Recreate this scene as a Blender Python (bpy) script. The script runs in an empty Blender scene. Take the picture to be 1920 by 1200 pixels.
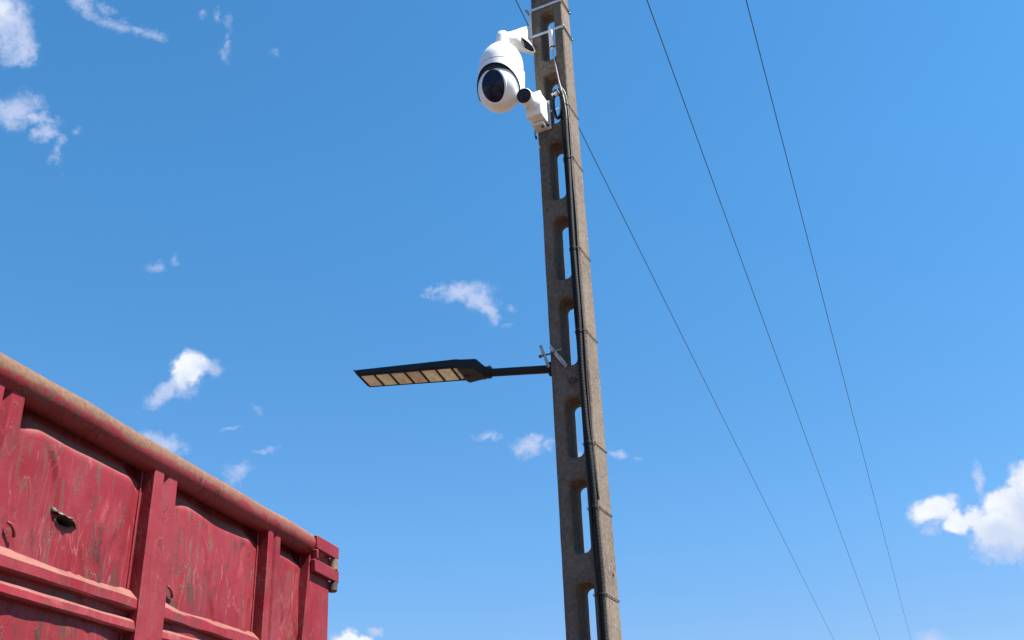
import bpy, bmesh, math, random
from mathutils import Vector, Matrix, noise
R = math.radians
rnd = random.Random(7)
scene = bpy.context.scene
col = scene.collection

# ------------------------------------------------------------------ camera
EYE = Vector((0, 0, 1.6))
C_RIGHT = Vector((0.99832, 0.02589, -0.05184))
C_UP = Vector((0.05794, -0.44605, 0.89313))
C_FWD = Vector((0.0, 0.89463, 0.44680))
cam_d = bpy.data.cameras.new("camera")
cam_d.sensor_fit = 'HORIZONTAL'; cam_d.sensor_width = 36.0
cam_d.lens = 36.0 * 1922 / 1920
cam_d.clip_start = 0.05; cam_d.clip_end = 20000
cam = bpy.data.objects.new("camera", cam_d); col.objects.link(cam)
cam.matrix_world = Matrix(((C_RIGHT.x, C_UP.x, -C_FWD.x, EYE.x),
                           (C_RIGHT.y, C_UP.y, -C_FWD.y, EYE.y),
                           (C_RIGHT.z, C_UP.z, -C_FWD.z, EYE.z), (0, 0, 0, 1)))
scene.camera = cam

# ------------------------------------------------------------------ sun, exposure
SUN_AZ, SUN_EL = 106.0, 58.0          # azimuth clockwise from +Y
SUN_STRENGTH = 5.0
SKY_STRENGTH = 0.05
sun_d = bpy.data.lights.new("sun", 'SUN'); sun_d.energy = SUN_STRENGTH; sun_d.angle = R(0.53)
sun_d.color = (1.0, 0.955, 0.89)
sun = bpy.data.objects.new("sun", sun_d); col.objects.link(sun)
sdir = Vector((math.sin(R(SUN_AZ)) * math.cos(R(SUN_EL)), math.cos(R(SUN_AZ)) * math.cos(R(SUN_EL)), math.sin(R(SUN_EL))))
sun.rotation_euler = (-sdir).to_track_quat('-Z', 'Y').to_euler()
vs = scene.view_settings
vs.view_transform = 'Standard'; vs.look = 'None'; vs.gamma = 1.0; vs.use_curve_mapping = False
vs.exposure = 1.62
EXPO = 2 ** vs.exposure
scene.cycles.use_denoising = True
scene.cycles.max_bounces = 6

# ------------------------------------------------------------------ sky
world = bpy.data.worlds.new("World"); scene.world = world; world.use_nodes = True
wt = world.node_tree; wt.nodes.clear()


class NG:
    """small helper for building node graphs"""
    def __init__(self, tree): self.t = tree
    def n(self, typ, **kw):
        nd = self.t.nodes.new(typ)
        for k, v in kw.items(): setattr(nd, k, v)
        return nd
    def link(self, a, b): self.t.links.new(a, b)
    def put(self, sock, v):
        if isinstance(v, bpy.types.NodeSocket): self.link(v, sock)
        elif v is not None: sock.default_value = v
    def math(self, op, a, b=None, c=None, clamp=False):
        nd = self.n('ShaderNodeMath', operation=op, use_clamp=clamp)
        self.put(nd.inputs[0], a)
        if b is not None: self.put(nd.inputs[1], b)
        if c is not None: self.put(nd.inputs[2], c)
        return nd.outputs[0]
    def vmath(self, op, a, b=None, scale=None):
        nd = self.n('ShaderNodeVectorMath', operation=op)
        self.put(nd.inputs[0], a)
        if b is not None: self.put(nd.inputs[1], b)
        if scale is not None: self.put(nd.inputs['Scale'], scale)
        return nd.outputs['Value'] if op in ('DOT_PRODUCT', 'LENGTH', 'DISTANCE') else nd.outputs[0]
    def smooth(self, v, lo, hi, a=0.0, b=1.0):
        nd = self.n('ShaderNodeMapRange', interpolation_type='SMOOTHSTEP')
        self.put(nd.inputs['Value'], v); self.put(nd.inputs['From Min'], lo); self.put(nd.inputs['From Max'], hi)
        self.put(nd.inputs['To Min'], a); self.put(nd.inputs['To Max'], b)
        return nd.outputs['Result']
    def noise(self, vec, scale, detail=4.0, rough=0.55, dist=0.0, out='Fac'):
        nd = self.n('ShaderNodeTexNoise')
        self.put(nd.inputs['Vector'], vec); nd.inputs['Scale'].default_value = scale
        nd.inputs['Detail'].default_value = detail; nd.inputs['Roughness'].default_value = rough
        nd.inputs['Distortion'].default_value = dist
        return nd.outputs[out]
    def mix(self, f, a, b, blend='MIX'):
        nd = self.n('ShaderNodeMix', data_type='RGBA', blend_type=blend)
        self.put(nd.inputs[0], f)
        self.put(nd.inputs[6], (*a, 1) if isinstance(a, tuple) and len(a) == 3 else a)
        self.put(nd.inputs[7], (*b, 1) if isinstance(b, tuple) and len(b) == 3 else b)
        return nd.outputs[2]
    def mapping(self, vec, loc=(0, 0, 0), rot=(0, 0, 0), scale=(1, 1, 1), typ='POINT'):
        nd = self.n('ShaderNodeMapping', vector_type=typ)
        self.put(nd.inputs['Vector'], vec)
        nd.inputs['Location'].default_value = loc; nd.inputs['Rotation'].default_value = rot; nd.inputs['Scale'].default_value = scale
        return nd.outputs[0]


g = NG(wt)
tc = g.n('ShaderNodeTexCoord')
DIR = tc.outputs['Generated']
sky = g.n('ShaderNodeTexSky', sky_type='NISHITA')
sky.sun_disc = False
sky.sun_elevation = R(SUN_EL); sky.sun_rotation = R(SUN_AZ)
sky.altitude = 300; sky.air_density = 1.0; sky.dust_density = 0.35; sky.ozone_density = 2.0
# a clean dry air: deeper blue overhead, paler towards the horizon, the same all the way round
sepd = g.n('ShaderNodeSeparateXYZ'); g.link(DIR, sepd.inputs[0])
ramp = g.n('ShaderNodeValToRGB')
g.link(sepd.outputs[2], ramp.inputs[0])
ramp.color_ramp.elements[0].position = 0.0; ramp.color_ramp.elements[0].color = (0.72, 0.85, 1.06, 1)
ramp.color_ramp.elements[1].position = 1.0; ramp.color_ramp.elements[1].color = (0.50, 1.24, 1.56, 1)
for p_, c_ in ((0.14, (0.62, 0.80, 1.02)), (0.25, (0.58, 0.97, 1.20)), (0.55, (0.535, 1.20, 1.48))):
    e_ = ramp.color_ramp.elements.new(p_); e_.color = (*c_, 1)
tint = g.mix(1.0, sky.outputs[0], ramp.outputs[0], 'MULTIPLY')
sky_col = tint
# clouds: soft lumps laid out on the plane that touches the sky sphere 26.5 degrees above the horizon
fwd = g.vmath('DOT_PRODUCT', DIR, tuple(C_FWD))
safe = g.math('MAXIMUM', fwd, 0.05)
cu = g.math('DIVIDE', g.vmath('DOT_PRODUCT', DIR, tuple(C_RIGHT)), safe)
cv = g.math('DIVIDE', g.vmath('DOT_PRODUCT', DIR, tuple(C_UP)), safe)
comb = g.n('ShaderNodeCombineXYZ'); g.link(cu, comb.inputs[0]); g.link(cv, comb.inputs[1])
chart = comb.outputs[0]
w1n = g.vmath('SUBTRACT', g.noise(DIR, 28.0, 3.0, 0.55, out='Color'), (0.5, 0.5, 0.5))
w2n = g.vmath('SUBTRACT', g.noise(DIR, 95.0, 3.0, 0.55, out='Color'), (0.5, 0.5, 0.5))
chart = g.vmath('ADD', chart, g.vmath('SCALE', w1n, scale=0.020))
chart = g.vmath('ADD', chart, g.vmath('SCALE', w2n, scale=0.012))
chart = g.vmath('MULTIPLY', chart, (1, 1, 0))
billow = g.noise(DIR, 52.0, 6.0, 0.56, 0.2)
wisp = g.noise(g.vmath('ADD', DIR, (3.1, 1.7, 0.4)), 34.0, 7.0, 0.66, 0.6)


def lumps(items):
    acc = None; src = chart
    for n_, (x, y, rx, ry, rot, wgt) in enumerate(items):
        if n_ % 10 == 9:      # keeps the node graph evaluated in short runs
            src = g.vmath('ADD', chart, g.math('MULTIPLY', acc, 1e-7))
        m = g.mapping(src, ((x - 960) / 1922, (600 - y) / 1922, 0), (0, 0, R(rot)), (rx / 1922, ry / 1922, 1), 'TEXTURE')
        f = g.math('MULTIPLY_ADD', g.vmath('LENGTH', m), -wgt, wgt)
        acc = f if acc is None else g.math('SMOOTH_MAX', acc, f, 0.12)
    return acc


# x, y on the chart, radii, turn (degrees), weight
DENSE = [(1752, 955, 58, 30, 12, 1.0), (1790, 978, 42, 26, -40, 1.0), (1825, 970, 34, 24, 20, 1.0),
         (1880, 945, 62, 42, 35, 1.1), (1925, 905, 50, 48, 0, 1.1), (1862, 988, 62, 42, -15, 1.0), (1925, 970, 66, 66, 0, 1.1),
         (648, 1196, 30, 20, 0, 0.95), (676, 1204, 28, 17, 0, 0.9),
         (8, 14, 42, 38, 0, 0.55),
         (352, 695, 44, 38, 20, 1.0), (364, 682, 34, 30, 0, 0.9)]
MID = [(14, 34, 52, 58, 0, 1.0), (44, 70, 26, 46, 12, 0.9), (1895, 1010, 80, 46, -12, 0.9), (1835, 905, 12, 34, 8, 0.9),
       (866, 549, 64, 18, 8, 1.0), (898, 560, 38, 27, -20, 1.0), (916, 584, 17, 27, 12, 0.95), (818, 545, 22, 10, 0, 0.6),
       (316, 732, 58, 17, 42, 1.0), (393, 692, 30, 15, 0, 0.7), (340, 725, 30, 26, 0, 0.7),
       (28, 206, 52, 30, 15, 0.85), (92, 250, 26, 18, -20, 0.75), (62, 216, 40, 10, -15, 0.6),
       (312, 828, 48, 18, -12, 0.85), (288, 818, 34, 18, -10, 0.7), (447, 886, 34, 20, 40, 0.75),
       (989, 837, 36, 20, -10, 0.9), (1002, 826, 18, 16, 0, 0.8), (915, 817, 24, 11, 10, 0.75), (1030, 832, 12, 14, 0, 0.6), (1165, 851, 22, 9, -12, 0.65),
       (1085, 852, 14, 12, 0, 0.5), (150, 4, 32, 19, -10, 0.75), (705, 1190, 20, 10, -15, 0.75), (1748, 1198, 40, 18, 0, 0.7), (48, 95, 26, 28, 0, 0.7),
       (1835, 915, 13, 28, 10, 0.7)]
FAINT = [(24, 98, 44, 34, 0, 0.9), (172, 24, 34, 18, -20, 0.8), (196, 16, 24, 16, 0, 0.6), (228, 48, 24, 14, -10, 0.8), (262, 54, 22, 10, 0, 0.8), (300, 68, 22, 12, -15, 0.8), (80, 224, 40, 12, -14, 0.9), (118, 270, 14, 22, 20, 0.9), (106, 306, 18, 10, 0, 0.7), (68, 252, 14, 14, 0, 0.6), (380, 26, 9, 16, -10, 0.6), (408, 30, 9, 22, 15, 0.6),
         (208, 40, 46, 17, -14, 0.75), (284, 62, 40, 15, -8, 0.75), (428, 92, 13, 28, 0, 0.65), (430, 45, 14, 30, 10, 0.55), (515, 96, 12, 10, 0, 0.55),
         (294, 502, 26, 16, 0, 0.75), (328, 492, 10, 18, -20, 0.5), (112, 285, 16, 34, 10, 0.75), (145, 252, 12, 10, 0, 0.5), (432, 806, 28, 6, 10, 0.55),
         (494, 846, 34, 9, 8, 0.65), (800, 552, 16, 14, 0, 0.5), (478, 768, 18, 7, 0, 0.4), (960, 575, 22, 8, -30, 0.5),
         (1745, 990, 36, 16, 20, 0.7), (1725, 975, 22, 20, 0, 0.7), (1885, 1035, 70, 30, -20, 0.7), (950, 605, 20, 8, 0, 0.4), (1195, 858, 18, 6, 0, 0.45)]
tex_b = g.math('MULTIPLY_ADD', billow, 0.80, -0.39)
tex_w = g.math('MULTIPLY_ADD', wisp, 1.5, -0.72)
fibre = g.math('MULTIPLY_ADD', g.noise(g.vmath('ADD', DIR, (5.2, 0.3, 2.2)), 170.0, 5.0, 0.68, 0.8), 1.3, -0.65)
front = g.smooth(fwd, 0.15, 0.3)
L1 = g.math('MULTIPLY_ADD', fibre, 0.22, g.math('ADD', lumps(DENSE), tex_b))
L2 = g.math('ADD', lumps([(a, b, c * 1.18, d * 1.22, e, f) for a, b, c, d, e, f in MID]), g.math('ADD', g.math('MULTIPLY', tex_b, 0.6), g.math('MULTIPLY', tex_w, 0.5)))
L2 = g.math('MULTIPLY_ADD', fibre, 0.55, L2)
L3 = g.math('MULTIPLY_ADD', fibre, 0.9, g.math('MULTIPLY_ADD', tex_w, 0.8, lumps(FAINT)))
A1 = g.smooth(L1, 0.02, 0.54)
A2 = g.math('MULTIPLY', g.smooth(L2, 0.0, 0.85), 0.80)
A3 = g.math('MULTIPLY', g.smooth(L3, 0.02, 0.80), 0.46)
inv = lambda s: g.math('SUBTRACT', 1.0, s)
alpha_f = inv(g.math('MULTIPLY', g.math('MULTIPLY', inv(A1), inv(A2)), inv(A3)))
alpha_f = g.math('MULTIPLY', alpha_f, front)
# the same kind of small scattered cloud all round, beyond the part of the sky charted above
sep = g.n('ShaderNodeSeparateXYZ'); g.link(DIR, sep.inputs[0])
zz = g.math('MAXIMUM', g.math('ADD', sep.outputs[2], 0.12), 0.05)
cz = g.n('ShaderNodeCombineXYZ')
g.link(g.math('DIVIDE', sep.outputs[0], zz), cz.inputs[0]); g.link(g.math('DIVIDE', sep.outputs[1], zz), cz.inputs[1])
far_n = g.noise(cz.outputs[0], 3.2, 7.0, 0.58, 0.4)
au = g.math('ABSOLUTE', cu); av = g.math('ABSOLUTE', cv)
inside = g.math('MULTIPLY', g.math('MULTIPLY', g.smooth(au, 0.56, 0.68, 1.0, 0.0), g.smooth(av, 0.36, 0.46, 1.0, 0.0)), front)
alpha_o = g.math('MULTIPLY', g.math('MULTIPLY', g.smooth(far_n, 0.60, 0.74), 0.85), inv(inside))
alpha = g.math('MAXIMUM', alpha_f, alpha_o)
K = 1.0 / (SKY_STRENGTH * EXPO)
# thin cloud is lavender, thick cloud white, the deep lower side of the big cloud grey
under = lumps([(1895, 1010, 85, 45, -12, 1.0), (1930, 960, 50, 60, 0, 0.8), (15, 85, 60, 45, 0, 0.5)])
under = g.smooth(g.math('ADD', under, g.math('MULTIPLY', tex_b, 0.7)), 0.0, 0.65)
thick = g.math('MULTIPLY', A1, g.smooth(billow, 0.3, 0.62, 0.55, 1.0))
c_thin = tuple(K * v for v in (0.60, 0.68, 0.93)); c_thick = tuple(K * v for v in (0.92, 0.97, 1.02)); c_grey = tuple(K * v for v in (0.56, 0.66, 0.90))
ccol = g.mix(thick, c_thin, c_thick)
ccol = g.mix(g.math('MULTIPLY', under, 0.75), ccol, c_grey)
full = g.mix(alpha, sky_col, ccol)
bg = g.n('ShaderNodeBackground'); g.link(full, bg.inputs['Color']); bg.inputs['Strength'].default_value = SKY_STRENGTH
wo = g.n('ShaderNodeOutputWorld'); g.link(bg.outputs[0], wo.inputs['Surface'])
world.cycles.sampling_method = 'MANUAL'; world.cycles.sample_map_resolution = 512


# ------------------------------------------------------------------ helpers
class MB:
    def __init__(self): self.v = []; self.f = []
    def add(self, vs, fs):
        o = len(self.v); self.v += [tuple(p) for p in vs]; self.f += [tuple(i + o for i in q) for q in fs]; return o
    def box(self, lo, hi, M=None):
        x0, y0, z0 = lo; x1, y1, z1 = hi
        vs = [Vector(p) for p in ((x0, y0, z0), (x1, y0, z0), (x1, y1, z0), (x0, y1, z0), (x0, y0, z1), (x1, y0, z1), (x1, y1, z1), (x0, y1, z1))]
        if M: vs = [M(*p) if callable(M) else M @ p for p in vs]
        self.add(vs, [(0, 3, 2, 1), (4, 5, 6, 7), (0, 1, 5, 4), (1, 2, 6, 5), (2, 3, 7, 6), (3, 0, 4, 7)])
        return self
    def tube(self, pts, r, seg=10, caps=True):
        pts = [Vector(p) for p in pts]; n = len(pts)
        rs = r if isinstance(r, (list, tuple)) else [r] * n
        prev = None; rings = []
        for i, p in enumerate(pts):
            t = (pts[min(i + 1, n - 1)] - pts[max(i - 1, 0)]).normalized()
            if prev is None:
                a = Vector((0, 0, 1)) if abs(t.z) < 0.9 else Vector((1, 0, 0))
                x = t.cross(a).normalized()
            else:
                x = (prev - t * prev.dot(t)).normalized()
            prev = x; y = t.cross(x)
            rings.append([p + (x * math.cos(2 * math.pi * k / seg) + y * math.sin(2 * math.pi * k / seg)) * rs[i] for k in range(seg)])
        vs = [q for ring in rings for q in ring]; fs = []
        for i in range(n - 1):
            for k in range(seg):
                fs.append((i * seg + k, i * seg + (k + 1) % seg, (i + 1) * seg + (k + 1) % seg, (i + 1) * seg + k))
        if caps:
            fs.append(tuple(reversed(range(seg)))); fs.append(tuple((n - 1) * seg + k for k in range(seg)))
        self.add(vs, fs); return self
    def lathe(self, prof, seg=48, M=None):
        vs = []; fs = []
        for (r, z) in prof:
            for k in range(seg):
                a = 2 * math.pi * k / seg; p = Vector((r * math.cos(a), r * math.sin(a), z)); vs.append(M @ p if M else p)
        for i in range(len(prof) - 1):
            for k in range(seg):
                fs.append((i * seg + k, i * seg + (k + 1) % seg, (i + 1) * seg + (k + 1) % seg, (i + 1) * seg + k))
        if prof[0][0] > 1e-5: fs.append(tuple(reversed(range(seg))))
        if prof[-1][0] > 1e-5: fs.append(tuple((len(prof) - 1) * seg + k for k in range(seg)))
        self.add(vs, fs); return self
    def prism(self, outline, a, b):
        """outline: list of points; a, b: functions giving the two end copies"""
        n = len(outline)
        vs = [a(*p) for p in outline] + [b(*p) for p in outline]
        fs = [tuple(reversed(range(n))), tuple(range(n, 2 * n))] + [(i, (i + 1) % n, n + (i + 1) % n, n + i) for i in range(n)]
        self.add(vs, fs); return self
    def build(self, name, mat, parent=None, smooth=35, bevel=0.0, fix=True, M=None):
        me = bpy.data.meshes.new(name); me.from_pydata(self.v, [], self.f)
        if M: me.transform(M)
        me.materials.append(mat)
        if fix:
            bm = bmesh.new(); bm.from_mesh(me)
            bmesh.ops.remove_doubles(bm, verts=bm.verts, dist=1e-5)
            bmesh.ops.recalc_face_normals(bm, faces=bm.faces); bm.to_mesh(me); bm.free()
        if smooth:
            me.shade_smooth(); me.set_sharp_from_angle(angle=R(smooth))
        me.update()
        o = bpy.data.objects.new(name, me); col.objects.link(o)
        if parent: o.parent = parent
        if bevel:
            bv = o.modifiers.new("bevel", 'BEVEL'); bv.width = bevel; bv.segments = 2; bv.limit_method = 'ANGLE'; bv.angle_limit = R(40)
        return o


def tag(o, label, cat, group=None):
    o['label'] = label; o['category'] = cat
    if group: o['group'] = group
    return o


def empty(name, loc, label, cat, group=None, M=None):
    o = bpy.data.objects.new(name, None); col.objects.link(o); o.empty_display_size = 0.1
    if M: o.matrix_world = M
    else: o.location = loc
    return tag(o, label, cat, group)


def new_mat(name):
    m = bpy.data.materials.new(name); m.use_nodes = True
    t = m.node_tree; t.nodes.clear(); q = NG(t)
    b = q.n('ShaderNodeBsdfPrincipled'); out = q.n('ShaderNodeOutputMaterial'); q.link(b.outputs[0], out.inputs[0])
    return m, q, b, q.n('ShaderNodeTexCoord').outputs['Object']


def bump(q, b, h, strength, dist):
    nd = q.n('ShaderNodeBump'); q.put(nd.inputs['Height'], h); nd.inputs['Strength'].default_value = strength; nd.inputs['Distance'].default_value = dist
    q.link(nd.outputs[0], b.inputs['Normal'])


def plain(name, c, rough=0.5, metal=0.0, var=0.12, scale=30.0, bump_s=0.0, spec=0.5):
    m, q, b, co = new_mat(name)
    n = q.noise(co, scale, 5.0, 0.6)
    dark = tuple(v * (1 - var * 2) for v in c); light = tuple(min(1, v * (1 + var)) for v in c)
    q.put(b.inputs['Base Color'], q.mix(q.smooth(n, 0.3, 0.7), dark, light))
    q.put(b.inputs['Roughness'], q.smooth(n, 0.25, 0.75, max(0.02, rough - 0.08), min(1, rough + 0.1)))
    b.inputs['Metallic'].default_value = metal; b.inputs['Specular IOR Level'].default_value = spec
    if bump_s: bump(q, b, n, bump_s, 0.003)
    return m


# ------------------------------------------------------------------ materials
# concrete
m_conc, q, b, co = new_mat("weathered_concrete")
big = q.noise(co, 3.0, 4, 0.55); fine = q.noise(co, 55.0, 6, 0.65)
vert = q.noise(q.mapping(co, scale=(40, 40, 3.0)), 1.0, 4, 0.6)
grit = q.noise(co, 190.0, 3, 0.7)
c = q.mix(q.smooth(big, 0.35, 0.68), (0.0887, 0.0644, 0.0461), (0.1383, 0.1056, 0.0768))
c = q.mix(q.smooth(fine, 0.38, 0.72, 0.0, 0.75), c, (0.178, 0.158, 0.134))
c = q.mix(q.smooth(vert, 0.56, 0.74, 0.0, 0.6), c, (0.0834, 0.0662, 0.0550))
c = q.mix(q.smooth(grit, 0.60, 0.74, 0.0, 0.35), c, (0.0542, 0.0430, 0.0361))
stain = q.noise(q.mapping(co, (2, 5, 1), scale=(16, 16, 1.6)), 1.0, 5, 0.6, 0.5)
c = q.mix(q.smooth(stain, 0.55, 0.68, 0.0, 0.55), c, (0.075, 0.058, 0.045))
pale = q.noise(q.mapping(co, (7, 1, 4), scale=(22, 22, 5)), 1.0, 6, 0.68, 0.4)
c = q.mix(q.smooth(pale, 0.60, 0.70, 0.0, 0.5), c, (0.20, 0.18, 0.148))
vor = q.n('ShaderNodeTexVoronoi'); vor.inputs['Scale'].default_value = 48.0; q.link(q.mapping(co, scale=(1, 1, 0.55)), vor.inputs['Vector'])
pit = q.math('MULTIPLY', q.smooth(vor.outputs['Distance'], 0.10, 0.22, 1.0, 0.0), q.smooth(q.noise(co, 20.0, 2, 0.5), 0.50, 0.56))
c = q.mix(q.math('MULTIPLY', pit, 0.75), c, (0.04, 0.033, 0.026))
q.put(b.inputs['Base Color'], c); b.inputs['Roughness'].default_value = 0.93; b.inputs['Specular IOR Level'].default_value = 0.25
h = q.math('SUBTRACT', q.math('MULTIPLY_ADD', fine, 0.7, q.math('MULTIPLY', grit, 0.3)), q.math('MULTIPLY', pit, 0.8))
bump(q, b, h, 0.65, 0.006)


def red_paint(name, dusty=0.0, wear=1.0):
    m, q, b, co = new_mat(name)
    sepn = q.n('ShaderNodeSeparateXYZ'); gm = q.n('ShaderNodeNewGeometry'); q.link(gm.outputs['Normal'], sepn.inputs[0])
    big = q.noise(co, 2.3, 5, 0.6, 0.4); mid = q.noise(co, 11.0, 5, 0.6); fine = q.noise(co, 70.0, 4, 0.65)
    stre = q.noise(q.mapping(co, scale=(26, 26, 2.6)), 1.0, 5, 0.62, 0.25)
    c = q.mix(q.smooth(big, 0.32, 0.70), (0.136, 0.0068, 0.0110), (0.174, 0.0135, 0.0190))
    c = q.mix(q.smooth(mid, 0.42, 0.75, 0.0, 0.45), c, (0.170, 0.030, 0.036))
    fade = q.noise(q.mapping(co, (3.0, 8.0, 1.0)), 1.7, 4, 0.6, 0.8)
    c = q.mix(q.smooth(fade, 0.45, 0.70, 0.0, 0.55), c, (0.182, 0.032, 0.038))
    c = q.mix(q.smooth(stre, 0.56, 0.80, 0.0, 0.22), c, (0.182, 0.047, 0.047))
    # dried mud run down and smeared
    md = q.noise(q.mapping(co, (0.3, 0.1, 0.2), scale=(17, 17, 5.0)), 1.0, 8, 0.72, 1.1)
    blot = q.noise(q.mapping(co, (4.3, 0.1, 1.2)), 3.1, 4, 0.55)
    mud = q.math('MULTIPLY', q.smooth(md, 0.56, 0.61), q.smooth(blot, 0.46, 0.60))
    c = q.mix(q.math('MULTIPLY', mud, 0.72 * wear), c, (0.105, 0.056, 0.036))
    dm = q.math('MULTIPLY', q.smooth(q.noise(q.mapping(co, (9.3, 2.1, 0.2), scale=(30, 30, 7)), 1.0, 7, 0.72, 1.6), 0.585, 0.615), q.smooth(blot, 0.40, 0.54))
    c = q.mix(q.math('MULTIPLY', dm, 0.8 * wear), c, (0.045, 0.018, 0.014))
    # thin scratches: the edges of stretched cells
    for (lx, sc, ang, am, wd_, lc) in ((0.0, 6.0, 12, 0.35, 0.005, (0.30, 0.13, 0.12)), (5.0, 9.0, -24, 0.3, 0.004, (0.32, 0.15, 0.14)), (8.0, 7.0, 48, 0.25, 0.004, (0.30, 0.13, 0.12)),
                                 (21.0, 3.4, 14, 0.75, 0.009, (0.062, 0.028, 0.020)), (24.0, 4.2, -20, 0.75, 0.009, (0.055, 0.026, 0.020)), (17.0, 6.0, 34, 0.7, 0.010, (0.08, 0.045, 0.030))):
        sv = q.noise(q.mapping(co, (lx, 0.3, 0.7), (0, R(ang), 0), (sc * 2.2, sc * 2.2, sc * 0.35)), 1.0, 2, 0.5, 0.3)
        line = q.smooth(q.math('ABSOLUTE', q.math('SUBTRACT', sv, 0.5)), wd_ * 0.6, wd_ * 1.7, 1.0, 0.0)
        gate = q.smooth(q.noise(q.mapping(co, (lx + 2, 1, 3)), 3.6, 3, 0.6), 0.50, 0.60)
        c = q.mix(q.math('MULTIPLY', q.math('MULTIPLY', line, gate), am * wear), c, lc)
    spk = q.smooth(fine, 0.66, 0.74, 0.0, 0.6)
    c = q.mix(q.math('MULTIPLY', spk, q.smooth(mid, 0.5, 0.64)), c, (0.06, 0.018, 0.015))
    # dust lying on whatever faces up
    up = q.smooth(sepn.outputs[2], 0.25, 0.72)
    dn = q.smooth(q.math('ADD', mid, q.math('MULTIPLY', fine, 0.5)), 0.45, 0.85, 0.55, 1.0)
    c = q.mix(q.math('MULTIPLY', q.math('MULTIPLY', up, dn), 0.72), c, (0.21, 0.110, 0.086))
    if dusty:
        # loaded side: earth spilled over the pipe
        ed = q.smooth(q.math('ADD', sepn.outputs[2], q.math('MULTIPLY_ADD', mid, 1.1, -0.55)), -0.28, 0.10)
        xs = q.n('ShaderNodeSeparateXYZ'); q.link(co, xs.inputs[0])
        along = q.smooth(xs.outputs[0], 0.1, 1.3, 0.45, 1.0)
        ec = q.mix(q.smooth(fine, 0.35, 0.65), (0.105, 0.058, 0.031), (0.140, 0.082, 0.046))
        ec = q.mix(q.smooth(q.noise(co, 26.0, 5, 0.7), 0.55, 0.7, 0.0, 0.4), ec, (0.19, 0.125, 0.082))
        c = q.mix(q.math('MULTIPLY', q.math('MULTIPLY', ed, along), dusty), c, ec)
    q.put(b.inputs['Base Color'], c)
    q.put(b.inputs['Roughness'], q.smooth(q.math('ADD', mid, mud), 0.3, 1.2, 0.42, 0.85)); b.inputs['Specular IOR Level'].default_value = 0.22
    hh = q.math('ADD', q.math('MULTIPLY', mid, 0.5), q.math('ADD', q.math('MULTIPLY', fine, 0.25), q.math('MULTIPLY', q.math('ADD', mud, dm), 0.35)))
    bump(q, b, hh, 0.55, 0.006)
    return m


m_red = red_paint("worn_red_paint")
m_rail = red_paint("red_pipe_with_dried_earth", dusty=0.95)
m_redplain = red_paint("red_paint_cleaner", wear=0.45)
m_white = plain("white_camera_plastic", (0.82, 0.815, 0.80), 0.36, var=0.05, scale=14)
q = NG(m_white.node_tree); b = next(n for n in m_white.node_tree.nodes if n.type == 'BSDF_PRINCIPLED')
co = q.n('ShaderNodeTexCoord').outputs['Object']; old = b.inputs['Base Color'].links[0].from_socket
drip = q.noise(q.mapping(co, scale=(60, 60, 7)), 1.0, 5, 0.65, 0.3); spots = q.noise(co, 26.0, 5, 0.7)
c = q.mix(q.smooth(drip, 0.56, 0.72, 0.0, 0.30), old, (0.56, 0.50, 0.43))
c = q.mix(q.smooth(spots, 0.60, 0.74, 0.0, 0.28), c, (0.52, 0.47, 0.41))
q.put(b.inputs['Base Color'], c)
m_white_dusty = plain("off_white_plastic", (0.70, 0.69, 0.66), 0.5, var=0.05, scale=25)
m_black = plain("black_cable_rubber", (0.014, 0.014, 0.015), 0.55, var=0.2, scale=40, spec=0.3)
m_conduit = plain("black_conduit_plastic", (0.013, 0.0125, 0.012), 0.66, var=0.3, scale=30, spec=0.22)
m_seam = plain("black_gasket", (0.012, 0.012, 0.014), 0.6, var=0.1)
m_lens, q, b, co = new_mat("dark_lens_glass")
b.inputs['Base Color'].default_value = (0.006, 0.010, 0.028, 1); b.inputs['Roughness'].default_value = 0.09; b.inputs['Specular IOR Level'].default_value = 0.3
q.put(b.inputs['Roughness'], q.smooth(q.noise(co, 18.0, 4, 0.6), 0.35, 0.7, 0.12, 0.3))
m_bezel = plain("dark_inner_bezel", (0.02, 0.022, 0.028), 0.45, var=0.1)
m_alu = plain("dark_lamp_housing", (0.013, 0.011, 0.012), 0.62, spec=0.3, var=0.22, scale=18, bump_s=0.15)
m_galv = plain("galvanised_steel", (0.46, 0.44, 0.42), 0.5, metal=0.6, var=0.3, scale=60)
m_strap = plain("bright_steel_strap", (0.66, 0.66, 0.68), 0.40, metal=0.35, var=0.08, scale=40)
m_rod = plain("dark_threaded_rod", (0.10, 0.095, 0.09), 0.5, metal=0.6, var=0.2)
m_tie = plain("dark_tie_wire", (0.022, 0.017, 0.015), 0.8, var=0.2)
m_led = []
for i, cc in enumerate([(0.78, 0.64, 0.50), (0.86, 0.80, 0.55), (0.76, 0.66, 0.49), (0.68, 0.52, 0.41), (0.92, 0.84, 0.64), (0.93, 0.86, 0.66), (0.66, 0.58, 0.46)]):
    m, q, b, co = new_mat("ribbed_lamp_lens")
    wv = q.n('ShaderNodeTexWave'); wv.inputs['Scale'].default_value = 34.0; wv.inputs['Distortion'].default_value = 1.5; q.link(co, wv.inputs['Vector'])
    nn = q.noise(co, 16.0 + 3 * i, 5, 0.65)
    c = q.mix(q.smooth(nn, 0.35, 0.65), tuple(v * 0.70 for v in cc), tuple(min(0.9, v * 1.08) for v in cc))
    c = q.mix(q.math('MULTIPLY', wv.outputs['Fac'], 0.18), c, tuple(v * 0.6 for v in cc))
    q.put(b.inputs['Base Color'], c); b.inputs['Roughness'].default_value = 0.35
    bump(q, b, wv.outputs['Fac'], 0.2, 0.002)
    m_led.append(m)
m_rust = plain("dark_rusty_steel", (0.070, 0.036, 0.024), 0.8, var=0.3, scale=40, bump_s=0.4)
m_torn = plain("bare_torn_steel", (0.13, 0.105, 0.10), 0.65, metal=0.2, var=0.35, scale=50, bump_s=0.4)
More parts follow.
